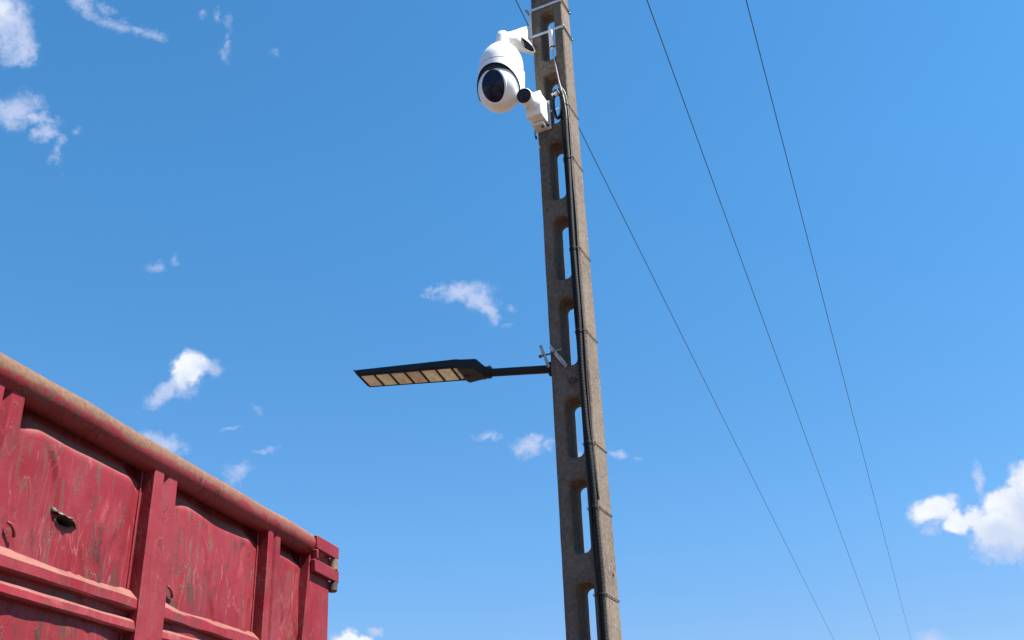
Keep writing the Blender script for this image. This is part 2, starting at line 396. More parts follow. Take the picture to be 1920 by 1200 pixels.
m_wire = plain("overhead_wire_aluminium", (0.030, 0.032, 0.036), 0.6, metal=0.0, var=0.1)
m_tan = plain("tan_dusty_pin", (0.15, 0.095, 0.055), 0.7, var=0.25, scale=40, bump_s=0.3)
m_ground, q, b, co = new_mat("dry_earth")
n1 = q.noise(co, 0.15, 6, 0.6); n2 = q.noise(co, 3.0, 6, 0.65)
c = q.mix(q.smooth(n1, 0.35, 0.65), (0.080, 0.056, 0.037), (0.100, 0.073, 0.049)); c = q.mix(q.smooth(n2, 0.5, 0.75, 0, 0.6), c, (0.07, 0.052, 0.036))
q.put(b.inputs['Base Color'], c); b.inputs['Roughness'].default_value = 0.95
bump(q, b, n2, 0.5, 0.03)

# ------------------------------------------------------------------ ground
gm_ = MB(); N = 24; S = 3000.0
ticks = [math.copysign(abs(t) ** 2.2, t) * S for t in [(-1 + 2 * i / N) for i in range(N + 1)]]
gm_.add([(x, y, 0.0) for y in ticks for x in ticks], [(j * (N + 1) + i, j * (N + 1) + i + 1, (j + 1) * (N + 1) + i + 1, (j + 1) * (N + 1) + i) for j in range(N) for i in range(N)])
gr = gm_.build("ground", m_ground, smooth=0); gr['kind'] = 'structure'

# ------------------------------------------------------------------ concrete pole
PA = R(24)
EX = Vector((math.cos(PA), -math.sin(PA), 0)); EY = Vector((math.sin(PA), math.cos(PA), 0))
PZ1, PZ2 = 2.3935, 5.5953
PC1 = Vector((0.1499, 4.5175, 0)); PC2 = Vector((0.2098, 4.5151, 0))
tz = lambda z: (z - PZ1) / (PZ2 - PZ1)
pw1 = lambda z: 0.198 - 0.010 * tz(z)
pw2 = lambda z: 0.162 - 0.037 * tz(z)


def PP(u, v, z):
    c = PC1 + (PC2 - PC1) * tz(z) + EX * pw1(z) / 2 + EY * pw2(z) / 2
    p = c + EX * u + EY * v
    return Vector((p.x, p.y, z))


WINDOWS = [(5.82, 5.44), (5.368, 4.997), (4.893, 4.514), (4.428, 4.039), (3.951, 3.570), (3.423, 3.109),
           (3.023, 2.669), (2.56, 2.20), (2.09, 1.72), (1.60, 1.20)]
POLE_TOP = 6.03
pole = MB()


def ring_pts(zt, zb, hw, n=7):
    """rounded opening outline (counter-clockwise seen from the front), 4 corners of n points"""
    rr = hw * 0.66; out = []
    for (cx, cz, a0) in ((hw - rr, zb + rr, -90), (hw - rr, zt - rr, 0), (-hw + rr, zt - rr, 90), (-hw + rr, zb + rr, 180)):
        for k in range(n):
            a = R(a0 + 90 * k / (n - 1)); out.append((cx + rr * math.cos(a), cz + rr * math.sin(a)))
    return out


def jit(p, s):
    return p + Vector((noise.noise(p * 9), noise.noise(p * 9 + Vector((7, 1, 3))), 0)) * s


edges = [POLE_TOP] + [(WINDOWS[i][1] + WINDOWS[i + 1][0]) / 2 for i in range(len(WINDOWS) - 1)] + [1.0]
CH = 0.006
for i, (zt, zb) in enumerate(WINDOWS):
    z_hi, z_lo = edges[i], edges[i + 1]
    hw = 0.245 * pw1((zt + zb) / 2)
    n = 7
    fr = ring_pts(zt, zb, hw, n)
    inn = ring_pts(zt - 0.010, zb + 0.010, hw - 0.007, n)
    mid = ring_pts(zt - 0.020, zb + 0.018, hw - 0.011, n)
    for side in (-1, 1):
        def S(u, z, d=0.0):
            return jit(PP(u, side * (pw2(z) / 2 - d), z), 0.0018)
        # outer frame points matching each outline point
        outer = []
        for k, (u, z) in enumerate(fr):
            cidx = k // n; kk = k % n; half = (n - 1) / 2
            w_ = lambda zz: pw1(zz) / 2 - CH
            if cidx == 0: pt = (w_(z_lo) * (u / hw), z_lo) if kk < half else (w_(z), z)
            elif cidx == 1: pt = (w_(z), z) if kk < half else (w_(z_hi) * (u / hw), z_hi)
            elif cidx == 2: pt = (w_(z_hi) * (u / hw), z_hi) if kk < half else (-w_(z), z)
            else: pt = (-w_(z), z) if kk < half else (w_(z_lo) * (u / hw), z_lo)
            if kk == half:
                pt = [(w_(z_lo), z_lo), (w_(z_hi), z_hi), (-w_(z_hi), z_hi), (-w_(z_lo), z_lo)][cidx]
            outer.append(pt)
        m_ = len(fr)
        chip = lambda p: PP(p[0] + 0.0035 * noise.noise(Vector((p[0] * 60, p[1] * 23, side))), side * (pw2(p[1]) / 2 - 0.0012 * (1 + noise.noise(Vector((p[0] * 80, p[1] * 31, 5)))) ), p[1] + 0.005 * noise.noise(Vector((p[0] * 50, p[1] * 19, 9))))
        vs = [S(*p) for p in outer] + [chip(p) for p in fr] + [S(*p, 0.010) for p in inn] + \
             [PP(u, side * 0.004, z) for (u, z) in mid]
        fs = []
        for lay in range(3):
            for k in range(m_):
                a, b2 = lay * m_ + k, lay * m_ + (k + 1) % m_
                fs.append((a, b2, b2 + m_, a + m_))
        pole.add(vs, fs)
    # join the two halves of the opening and close the sides with small chamfers
    a = [PP(u, -0.004, z) for (u, z) in mid]; bq = [PP(u, 0.004, z) for (u, z) in mid]; m_ = len(mid)
    pole.add(a + bq, [(k, (k + 1) % m_, m_ + (k + 1) % m_, m_ + k) for k in range(m_)])
NZ = 60
for sgn in (-1, 1):
    vs = []; fs = []
    for j in range(NZ + 1):
        z = 1.0 + (POLE_TOP - 1.0) * j / NZ
        w, d = pw1(z) / 2, pw2(z) / 2
        vs += [jit(PP(sgn * (w - CH), -d, z), 0.0018), jit(PP(sgn * w, -d + CH, z), 0.0014), jit(PP(sgn * w, 0, z), 0.0014), jit(PP(sgn * w, d - CH, z), 0.0014), jit(PP(sgn * (w - CH), d, z), 0.0018)]
    for j in range(NZ):
        for k in range(4): fs.append((j * 5 + k, j * 5 + k + 1, (j + 1) * 5 + k + 1, (j + 1) * 5 + k))
    pole.add(vs, fs)
for (z, dz) in ((POLE_TOP, 0.0),):
    w, d = pw1(z) / 2, pw2(z) / 2
    pole.add([PP(-w, -d, z), PP(w, -d, z), PP(w, d, z), PP(-w, d, z)], [(0, 1, 2, 3)])
w, d = pw1(1) / 2, pw2(1) / 2
w0, d0 = pw1(0) / 2, pw2(0) / 2
pole.add([PP(-w, -d, 1), PP(w, -d, 1), PP(w, d, 1), PP(-w, d, 1), PP(-w0, -d0, 0), PP(w0, -d0, 0), PP(w0, d0, 0), PP(-w0, d0, 0)],
         [(0, 1, 5, 4), (1, 2, 6, 5), (2, 3, 7, 6), (3, 0, 4, 7)])
pole_o = pole.build("concrete_pole", m_conc, smooth=30)
tag(pole_o, "tall weathered concrete pole with a ladder of rounded openings", "utility pole")
# cast hole under the lamp and pin holes on the lit side
hb = MB()
def disc_hole(mb, c, nx, ny, rx, ry, nz):
    k = 14
    vs = [c + nx * rx * math.cos(2 * math.pi * i / k) + ny * ry * math.sin(2 * math.pi * i / k) + nz * 0.0015 for i in range(k)]
    vi = [c + nx * rx * .7 * math.cos(2 * math.pi * i / k) + ny * ry * .7 * math.sin(2 * math.pi * i / k) + nz * 0.004 for i in range(k)]
    mb.add(vs + vi, [(i, (i + 1) % k, k + (i + 1) % k, k + i) for i in range(k)] + [tuple(range(k, 2 * k))])
UP = Vector((0, 0, 1))
disc_hole(hb, PP(0.012, -pw2(3.50) / 2, 3.495), EX, UP, 0.024, 0.020, -EY)
hb.build("bolt_hole", m_rust, pole_o, smooth=0)
hb = MB(); disc_hole(hb, PP(pw1(2.6) / 2, 0.03, 2.59), EY, UP, 0.006, 0.010, EX); hb.build("bolt_hole", m_rust, pole_o, smooth=0)
hb = MB(); disc_hole(hb, PP(-0.066, -pw2(4.46) / 2, 4.475), EX, UP, 0.006, 0.006, -EY); hb.build("bolt_hole", m_rust, pole_o, smooth=0)

# ------------------------------------------------------------------ cables down the pole
def smooth_path(pts, n=8):
    pts = [Vector(p) for p in pts]; out = []
    for i in range(len(pts) - 1):
        p0 = pts[max(i - 1, 0)]; p1 = pts[i]; p2 = pts[i + 1]; p3 = pts[min(i + 2, len(pts) - 1)]
        for k in range(n):
            t = k / n
            out.append(0.5 * ((2 * p1) + (-p0 + p2) * t + (2 * p0 - 5 * p1 + 4 * p2 - p3) * t * t + (-p0 + 3 * p1 - 3 * p2 + p3) * t ** 3))
    out.append(pts[-1])
    return out


def FP(u, off, z): return PP(u, -pw2(z) / 2 - off, z)


# ribbed conduit
def FW(u, off, z): return FP(u, off, z)
path = smooth_path([FP(0.052, 0.012, 5.205), FP(0.068, 0.016, 5.15), FP(0.076, 0.017, 5.05), FP(0.074, 0.017, 4.87), FP(0.075, 0.016, 4.67), FP(0.071, 0.017, 4.34), FP(0.071, 0.016, 4.03),
                    FP(0.071, 0.017, 3.74), FP(0.068, 0.016, 3.52), FP(0.070, 0.017, 3.27), FP(0.079, 0.017, 3.09), FP(0.084, 0.017, 2.87), FP(0.089, 0.017, 2.56), FP(0.088, 0.018, 2.32), FP(0.086, 0.018, 1.2), FP(0.08, 0.018, 0.02)], 40)
path = [p + EX * 0.003 * noise.noise(Vector((p.z * 2.7, 3.3, 1))) for p in path]
fine_path = [path[0]]; acc = 0.0; STEP = 0.0042
for i in range(1, len(path)):
    a = path[i - 1]; seg = path[i] - a; L = seg.length; t = STEP - acc
    while t < L:
        fine_path.append(a + seg * (t / L)); t += STEP
    acc = L - (t - STEP)
rs = [0.0122 if (i // 2) % 2 == 0 else 0.0118 for i in range(len(fine_path))]
con = MB().tube(fine_path, rs, 12).build("corrugated_conduit", m_conduit, smooth=60)
tag(con, "thick black ribbed conduit strapped down the corner of the concrete pole", "conduit")
# thin cables
cabs = [
    ("power_cable", [(0.046, 0.008, 5.06), (0.053, 0.008, 4.88), (0.055, 0.008, 4.57), (0.0535, 0.008, 4.19), (0.052, 0.008, 3.92), (0.0545, 0.008, 3.63), (0.056, 0.008, 3.41), (0.0555, 0.008, 3.17), (0.060, 0.008, 2.95), (0.0625, 0.008, 2.70), (0.067, 0.008, 2.50), (0.068, 0.008, 2.30), (0.066, 0.008, 1.2), (0.06, 0.008, 0.03)],
     0.0062, "thin black cable next to the pole openings, beside the ribbed conduit", m_black),
    ("power_cable", [(0.060, 0.009, 5.22), (0.082, 0.010, 5.16), (0.0905, 0.010, 5.02), (0.0915, 0.009, 4.70), (0.0895, 0.009, 4.30), (0.0885, 0.009, 3.9), (0.087, 0.009, 3.6), (0.0865, 0.009, 3.3), (0.092, 0.007, 3.10), (0.100, 0.006, 2.9)],
     0.0055, "thin black cable on the sunny pole corner, ending partway down", m_black),
]
for nm, pts, r, lab, mt in cabs:
    pp_ = [p + EX * 0.0035 * noise.noise(Vector((p.z * 3.1, r * 900, len(pts)))) for p in smooth_path([FP(*p) for p in pts], 10)]
    o = MB().tube(pp_, r, 8).build(nm, mt); tag(o, lab, "cable", "black cables down the pole")
# coupler with its white lead
cz_ = PP(0.020, -pw2(5.6) / 2 + 0.001, 5.592)
cp = empty("network_coupler", cz_, "pale blue-white cable coupler hanging in the uppermost opening of the pole", "cable coupler")
Mc = Matrix(((EX.x, EY.x, 0), (EX.y, EY.y, 0), (0, 0, 1))).to_4x4()
MB().box((-0.0125, -0.012, -0.062), (0.0125, 0.012, 0.052), Mc).build("housing", m_white_dusty, cp, bevel=0.004)
MB().lathe([(0.0, 0.052), (0.010, 0.052), (0.010, 0.066), (0.007, 0.082), (0, 0.082)], 16, Mc).build("end_cap", m_white_dusty, cp)
MB().lathe([(0.0, -0.062), (0.011, -0.062), (0.011, -0.072), (0, -0.072)], 16, Mc).build("collar", m_seam, cp)
MB().lathe([(0.0, -0.072), (0.009, -0.072), (0.007, -0.086), (0, -0.086)], 16, Mc).build("end_cap", m_white_dusty, cp)
lead = smooth_path([FP(0.020, 0.001, 5.506), FP(0.0245, 0.004, 5.47), FP(0.0365, 0.006, 5.39), FP(0.051, 0.009, 5.27), FP(0.0665, 0.017, 5.19), FP(0.079, 0.026, 5.12), FP(0.0845, 0.024, 5.03), FP(0.083, 0.014, 4.93)], 10)
m_lead = plain("grey_white_cable_sheath", (0.33, 0.32, 0.31), 0.6, var=0.15, scale=30)
o = MB().tube(lead, 0.0030, 8).build("network_cable", m_lead); tag(o, "thin white network lead running from the coupler down to the conduit", "cable")
# coil of spare cable in the second opening
coil = MB()
for k in range(3):
    pts = []
    for i in range(41):
        a = 2 * math.pi * i / 40 + 0.4
        pts.append(PP(0.033 + (0.022 + 0.002 * k) * math.cos(a), -pw2(5.1) / 2 - 0.004 - 0.008 * k + 0.008 * math.sin(a * 2 + k), 5.105 + (0.083 + 0.005 * k) * math.sin(a)))
    coil.tube(pts, 0.0058, 8)
coil_o = coil.build("cable_coil", m_black); tag(coil_o, "black oval coil of spare cable in the pole opening beside the white box", "cable coil")
tp = MB(); tp.lathe([(0, -0.02), (0.016, -0.02), (0.016, 0.02), (0, 0.02)], 16, Matrix.Translation(PP(0.026, -pw2(5.1) / 2 - 0.01, 5.185)) @ Mc @ Matrix.Rotation(R(65), 4, 'Y') @ Matrix.Diagonal((0.85, 1, 1, 1))).build("tape_wrap", m_white_dusty, coil_o)
# wire ties
TIES = [(5.085, "wire tie round pole and cables level with the white box"),
        (4.745, "wire tie round pole and cables, next one under the white box"),
        (4.195, "wire tie on the pole halfway between white box and lamp"),
        (3.735, "wire tie round pole and cables just over the lamp arm"),
        (3.168, "wire tie round pole and conduit, the first one under the lamp"),
        (2.865, "wire tie round pole and conduit, second one under the lamp"),
        (2.486, "lowest wire tie, round pole and conduit below the small pin hole")]
for z, lab in TIES:
    w, d = pw1(z) / 2, pw2(z) / 2
    cu_ = min(path, key=lambda p: abs(p.z - z)); uu = (cu_ - PP(0, 0, z)).dot(EX)
    pts = [PP(0.034, -d + 0.03, z + 0.004), PP(0.044, -d - 0.012, z + 0.003), PP(uu - 0.017, -d - 0.022, z + 0.003), PP(uu - 0.006, -d - 0.0345, z + 0.002), PP(uu + 0.006, -d - 0.0345, z + 0.001), PP(uu + 0.0165, -d - 0.022, z), PP(w + 0.003, -d - 0.003, z),
           PP(w + 0.0035, -d + 0.012, z), PP(w + 0.0035, 0, z - 0.003), PP(w + 0.0035, d, z - 0.004), PP(w - 0.004, d + 0.003, z - 0.004), PP(0.03, d + 0.003, z)]
    o = MB().tube(pts, 0.0017, 6)
    o.lathe([(0, -0.004), (0.004, -0.004), (0.0035, 0.004), (0, 0.004)], 8, Matrix.Translation(PP(w + 0.004, -d - 0.002, z)))
    o = o.build("wire_tie", m_tie); tag(o, lab, "wire tie", "wire ties round the pole")

# ------------------------------------------------------------------ dome security camera
PTZ = Vector((0.0080, 4.378, 5.184))
PSC = 0.937
pz = empty("security_camera", PTZ, "large white pan-tilt security camera with dark oval lens on the pole", "security camera")
FAZ, FEL = R(201.0), R(-24.0)
ax = Vector((math.sin(FAZ) * math.cos(FEL), math.cos(FAZ) * math.cos(FEL), math.sin(FEL)))
axr = Vector((-math.cos(FAZ), math.sin(FAZ), 0)).normalized()      # to the right seen from the front
axu = axr.cross(ax).normalized()
if axu.z < 0: axu = -axu; axr = -axr
BR = 0.126
head = MB()
NU, NV = 96, 64
vs = []; fs = []
HX, HY = R(34), R(46)         # half angles of the oval window
ROLL = R(-8)
def ball(theta, phi, k=1.0):
    """theta from the lens axis, phi around it"""
    p = ax * math.cos(theta) + (axr * math.cos(phi) + axu * math.sin(phi)) * math.sin(theta)
    return p * BR * k
def oval(phi):
    ph = phi - ROLL
    return 1 / math.sqrt((math.cos(ph) / HX) ** 2 + (math.sin(ph) / HY) ** 2)
for j in range(NV + 1):
    for i in range(NU):
        phi = 2 * math.pi * i / NU; t0 = oval(phi) * 1.16
        th = t0 + (math.pi - t0) * j / NV
        vs.append(ball(th, phi))
for j in range(NV):
    for i in range(NU): fs.append((j * NU + i, j * NU + (i + 1) % NU, (j + 1) * NU + (i + 1) % NU, (j + 1) * NU + i))
head.add(vs, fs)
ZS = Matrix.Translation((0, 0, -0.006)) @ Matrix.Diagonal((1, 1, 1.14, 1))
head_o = head.build("head", m_white, pz, smooth=60, M=ZS)
bz = MB(); prof = [(1.16, 1.0), (1.12, 1.018), (1.04, 1.016), (0.985, 0.995), (0.97, 0.965)]
vs = []; fs = []
for (kt, kr) in prof:
    for i in range(NU):
        phi = 2 * math.pi * i / NU; vs.append(ball(oval(phi) * kt, phi, kr))
for j in range(len(prof) - 1):
    for i in range(NU): fs.append((j * NU + i, j * NU + (i + 1) % NU, (j + 1) * NU + (i + 1) % NU, (j + 1) * NU + i))
bz.add(vs, fs); bz.build("bezel", m_white, head_o, smooth=60, M=ZS)
ln = MB(); vs = []; fs = []
for j in range(13):
    f_ = j / 12
    for i in range(NU):
        phi = 2 * math.pi * i / NU; th = oval(phi) * 0.985
        p = ball(th, phi, 0.985); lat = p - ax * p.dot(ax); dep = p.dot(ax)
        vs.append(ax * (dep + 0.010 * (1 - (1 - f_) ** 2) + (BR * 0.80 - dep) * min(1, f_ * 1.4) ** 1.0 * 0.5) + lat * (1 - f_))
for j in range(12):
    for i in range(NU): fs.append((j * NU + i, j * NU + (i + 1) % NU, (j + 1) * NU + (i + 1) % NU, (j + 1) * NU + i))
ln.add(vs, fs); ln.build("lens_window", m_lens, head_o, smooth=60, M=ZS)
# lens tube and small lamps seen inside the dark window
inn = MB()
def disc_on(mb, cx, cy, r, lift):
    k = 24; c = ax * (BR * 0.885 + lift) + axr * cx + axu * cy
    mb.add([c + (axr * math.cos(2 * math.pi * i / k) + axu * math.sin(2 * math.pi * i / k)) * r for i in range(k)] + [c + ax * 0.003], [(i, (i + 1) % k, k) for i in range(k)])
disc_on(inn, 0.0, 0.0, 0.034, -0.012)
inn.build("lens_ring", m_bezel, head_o, smooth=0, M=ZS)
# yoke shell: columns of the shell end on a smooth arch round the head
YR = 0.1335
def shell_r(z):
    if z > 0.16: return YR - 0.004 - 0.014 * ((z - 0.16) / 0.08) ** 2
    if z > 0: return YR - 0.004 * (z / 0.16)
    return math.sqrt(max(0.0, 1 - (z / 0.175) ** 2)) * YR
def arch(phi):
    a = abs(phi) / R(98)
    if a >= 1: return -0.070 + 0.055 * min(1, (a - 1) / 0.6)
    return 0.080 - 0.150 * (a ** 2.2)
def yoke_pt(phi, z, k=1.0):
    az = FAZ + phi + R(2); r = shell_r(z) * k
    return Vector((math.sin(az) * r, math.cos(az) * r, z))
NP, NR = 120, 26
yk = MB(); vs = []; fs = []
for i in range(NP):
    phi = -math.pi + 2 * math.pi * i / NP; zb = arch(phi)
    for j in range(NR): vs.append(yoke_pt(phi, zb + (0.118 - zb) * j / (NR - 1)))
    vs.append(yoke_pt(phi, zb + 0.002, 0.935)); vs.append(yoke_pt(phi, 0.110, 0.935))
ROW = NR + 2
for i in range(NP):
    i2 = (i + 1) % NP
    for j in range(NR - 1): fs.append((i * ROW + j, i2 * ROW + j, i2 * ROW + j + 1, i * ROW + j + 1))
    fs.append((i * ROW, i * ROW + NR, i2 * ROW + NR, i2 * ROW)); fs.append((i * ROW + NR, i * ROW + NR + 1, i2 * ROW + NR + 1, i2 * ROW + NR))
yk.add(vs, fs); yoke_o = yk.build("yoke", m_white, pz, smooth=50)
# visor lip and dark gap above the head
vz = MB(); vs = []; fs = []
for i in range(NP + 1):
    phi = R(-92) + R(184) * i / NP; zb = arch(phi)
    vs += [yoke_pt(phi, zb, 1.004), yoke_pt(phi, zb - 0.004, 1.004), yoke_pt(phi, zb - 0.004, 0.93)]
for i in range(NP):
    for j in range(2): fs.append((i * 3 + j, (i + 1) * 3 + j, (i + 1) * 3 + j + 1, i * 3 + j + 1))
vz.add(vs, fs); vz.build("gasket", m_seam, yoke_o, smooth=50)
# dark shell seen in the gap between head and arch
MB().lathe([(0.0, 0.112), (0.122, 0.112), (0.1235, 0.09), (0.1235, 0.045)], 64).build("inner_liner", m_seam, yoke_o, smooth=50)
MB().lathe([(YR - 0.0035, 0.1175), (YR - 0.006, 0.119), (YR - 0.006, 0.121), (YR - 0.0035, 0.1225)], 64).build("seam_ring", m_seam, pz, smooth=50)
MB().lathe([(0, 0.122)] + [(0.1305, 0.122), (0.1295, 0.15), (0.127, 0.175), (0.122, 0.198), (0.114, 0.220), (0.103, 0.242), (0.088, 0.264), (0.070, 0.284), (0.058, 0.296)] + [(0.0505, 0.302), (0.044, 0.306), (0.044, 0.33), (0, 0.33)], 72).build("top_cap", m_white, pz, smooth=40)
# plug-like panels on the back of the yoke
sd = MB()
for zz_ in (0.005, 0.105):
    for s_ in range(9):
        pass
for j in range(9):
    z = -0.02 + 0.14 * j / 8
for (p0_, p1_, z0_, z1_) in ((R(-150), R(-97), -0.045, 0.095),):
    n_ = 10; vs = []; fs = []
    for i in range(n_ + 1):
        for j in range(n_ + 1):
            vs.append(yoke_pt(p0_ + (p1_ - p0_) * i / n_, z0_ + (z1_ - z0_) * j / n_, 1.025))
    for i in range(n_):
        for j in range(n_): fs.append((i * (n_ + 1) + j, (i + 1) * (n_ + 1) + j, (i + 1) * (n_ + 1) + j + 1, i * (n_ + 1) + j + 1))
    for (z_a) in (z0_, z1_):
        o_ = len(vs)
    sd.add(vs, fs)
sdo = sd.build("side_cover", m_white_dusty, yoke_o, smooth=50)
so = sdo.modifiers.new("thickness", 'SOLIDIFY'); so.thickness = 0.01; so.offset = 0
# wall bracket: horn-shaped arm from plate to cap
zc_ = 5.395
PTILT = Matrix.Rotation(R(5.0), 4, 'Y')
hub = PTILT @ Vector((0, 0, 0.368 * PSC))
wallp = PP(-pw1(5.67) / 2 - 0.017, -0.004, 5.672) - PTZ
dirw = Vector((wallp.x, wallp.y, 0)); dirw.normalize()
arm = MB(); NA, NS = 18, 40; vs = []; fs = []
for i in range(NA + 1):
    t = i / NA; f = t * t * (3 - 2 * t); c_ = hub.lerp(wallp, t)
    hx = (EY * f + Vector((-dirw.y, dirw.x, 0)) * (1 - f)).normalized(); hz = Vector((0, 0, 1))
    ra_ = 0.034 + 0.046 * t; rb_ = 0.034 + 0.061 * t
    for k in range(NS):
        a = 2 * math.pi * k / NS; vs.append(c_ + hx * ra_ * math.cos(a) + hz * rb_ * math.sin(a))
for i in range(NA):
    for k in range(NS): fs.append((i * NS + k, i * NS + (k + 1) % NS, (i + 1) * NS + (k + 1) % NS, (i + 1) * NS + k))
fs += [tuple(reversed(range(NS))), tuple(NA * NS + k for k in range(NS))]
arm.add(vs, fs)
arm.lathe([(0, 0.268), (0.037, 0.270), (0.038, 0.285), (0.036, 0.345), (0.034, 0.372), (0.024, 0.382), (0, 0.384)], 36, PTILT)
arm_o = arm.build("bracket_arm", m_white, pz, smooth=50)
# dark cable opening under the arm
co_ = MB(); k = 28
nrm_ = Vector((0.05, -0.55, -0.83)).normalized()
cen_ = hub.lerp(wallp, 0.66) + nrm_ * 0.074
la_ = Vector((0.050, 0.039, -0.0235)); sa_ = nrm_.cross(la_).normalized() * 0.019
ring1 = [cen_ + la_ * math.cos(2 * math.pi * i / k) + sa_ * math.sin(2 * math.pi * i / k) for i in range(k)]
ring2 = [p - nrm_ * 0.012 for p in ring1]; ring3 = [cen_ + (p - cen_) * 1.14 for p in ring1]; ring4 = [p - nrm_ * 0.05 for p in ring3]
co_.add(ring1 + ring2, [(i, (i + 1) % k, k + (i + 1) % k, k + i) for i in range(k)] + [tuple(range(k, 2 * k))])
co_.build("cable_opening", m_lens, arm_o, smooth=40)
cr = MB(); cr.add(ring1 + ring3 + ring4, [(i, (i + 1) % k, k + (i + 1) % k, k + i) for i in range(k)] + [(k + i, k + (i + 1) % k, 2 * k + (i + 1) % k, 2 * k + i) for i in range(k)])
cr.build("opening_rim", m_white, arm_o, smooth=40)
for o in list(pz.children):
    if o.name.split('.')[0] != "bracket_arm":
        for q_ in [o] + list(o.children):
            q_.data.transform(PTILT @ Matrix.Scale(PSC, 4))
# wall plate on the pole's side
def LP(u, v, z): return PP(u, v, z) - PTZ
pl = MB()
hwp = lambda z: -pw1(z) / 2
zt_, zb_ = 5.845, 5.56
prof_z = [zb_, zb_ + 0.05, zt_ - 0.05, zt_]
vs = []
for uo in (0.002, 0.020):
    for (vv, z) in ((-0.045, zb_), (0.045, zb_), (0.06, zb_ + 0.05), (0.06, zt_ - 0.03), (0.045, zt_), (-0.045, zt_), (-0.06, zt_ - 0.03), (-0.06, zb_ + 0.05)):
        vs.append(LP(hwp(z) - uo, vv, z))
pl.add(vs, [tuple(range(8)), tuple(reversed(range(8, 16)))] + [(i, (i + 1) % 8, 8 + (i + 1) % 8, 8 + i) for i in range(8)])
pl_o = pl.build("mounting_plate", m_white_dusty, pz, bevel=0.003)
for z in (5.842, 5.645):
    st = MB(); h = 0.0075; w, d = pw1(z) / 2, pw2(z) / 2
    st.prism([(-w - 0.028, -d - 0.006), (w + 0.006, -d - 0.006), (w + 0.006, -d - 0.0015), (-w - 0.028, -d - 0.0015)], lambda u, v: LP(u, v, z - h), lambda u, v: LP(u, v, z + h))
    st.prism([(-w - 0.028, d + 0.0015), (w + 0.006, d + 0.0015), (w + 0.006, d + 0.006), (-w - 0.028, d + 0.006)], lambda u, v: LP(u, v, z - h), lambda u, v: LP(u, v, z + h))
    s_o = st.build("clamp_strap", m_strap, pz, bevel=0.001)
    rd = MB(); rd.tube([LP(w + 0.005, -d - 0.008, z - 0.002), LP(w + 0.005, d + 0.008, z - 0.004)], 0.0034, 8)
    rd.build("threaded_rod", m_rod, s_o)
    rd = MB(); rd.tube([LP(-w - 0.024, -d - 0.02, z), LP(-w - 0.024, d + 0.02, z)], 0.0045, 8); rd.build("threaded_rod", m_rod, s_o)
    nu = MB(); nu.lathe([(0, -0.014), (0.010, -0.014), (0.010, -0.004), (0, -0.004)], 6, Matrix.Translation(LP(-w - 0.024, -d - 0.004, z)) @ Mc @ Matrix.Rotation(R(90), 4, 'X') @ Matrix.Rotation(R(180), 4, 'X')).build("nut", m_galv, s_o)

# ------------------------------------------------------------------ junction box and bullet camera
JB = PP(-0.06, -pw2(5.06) / 2 - 0.065, 5.06)
jb = empty("junction_box", JB, "small white square junction box clamped to the front of the pole", "junction box")
def JM(u, v, z):
    return PP(u, -pw2(z) / 2 - v, z) - JB
MB().box((-0.102, 0.012, 4.992), (-0.018, 0.108, 5.142), JM).build("body", m_white, jb, bevel=0.006)
MB().box((-0.105, 0.110, 4.990), (-0.015, 0.132, 5.145), JM).build("lid", m_white, jb, bevel=0.006)
MB().box((-0.112, 0.001, 4.972), (-0.012, 0.010, 5.160), JM).build("back_plate", m_white_dusty, jb, bevel=0.002)
MB().box((-0.098, 0.014, 4.970), (-0.030, 0.075, 4.990), JM).build("cable_gland_block", m_white_dusty, jb, bevel=0.005)
pa, pb = JM(-0.040, 0.070, 4.9895), JM(-0.022, 0.014, 4.9885)
MB().tube([pa, (pa + pb) / 2 + Vector((0, 0, -0.006)), pb], 0.004, 6).build("cable_tail", m_seam, jb)
MB().tube([JM(-0.045, 0.050, 4.972), JM(-0.045, 0.050, 4.964)], 0.007, 10).build("screw", m_seam, jb)
MB().box((-0.012, 0.003, 5.083), (pw1(5.09) / 2, 0.0055, 5.093), JM).build("clamp_strap", m_strap, jb)
dr = empty("drip_lead", PP(-0.105, -pw2(4.97) / 2 - 0.02, 4.972), "short black pigtail lead dangling under the white junction box", "cable")
d0_ = Vector(dr.location)
MB().tube([PP(-0.098, -pw2(4.97) / 2 - 0.03, 4.971) - d0_, PP(-0.100, -pw2(4.95) / 2 - 0.03, 4.951) - d0_, PP(-0.097, -pw2(4.93) / 2 - 0.027, 4.935) - d0_], 0.0028, 6).build("lead", m_black, dr)
MB().tube([PP(-0.097, -pw2(4.93) / 2 - 0.027, 4.937) - d0_, PP(-0.094, -pw2(4.92) / 2 - 0.026, 4.918) - d0_], 0.0055, 8).build("plug", m_black, dr)
MB().tube(smooth_path([PP(-0.094, -pw2(4.92) / 2 - 0.026, 4.920) - d0_, PP(-0.090, -pw2(4.90) / 2 - 0.02, 4.895) - d0_, PP(-0.083, -pw2(4.88) / 2 - 0.004, 4.868) - d0_], 5), 0.0022, 6).build("lead", m_white_dusty, dr)

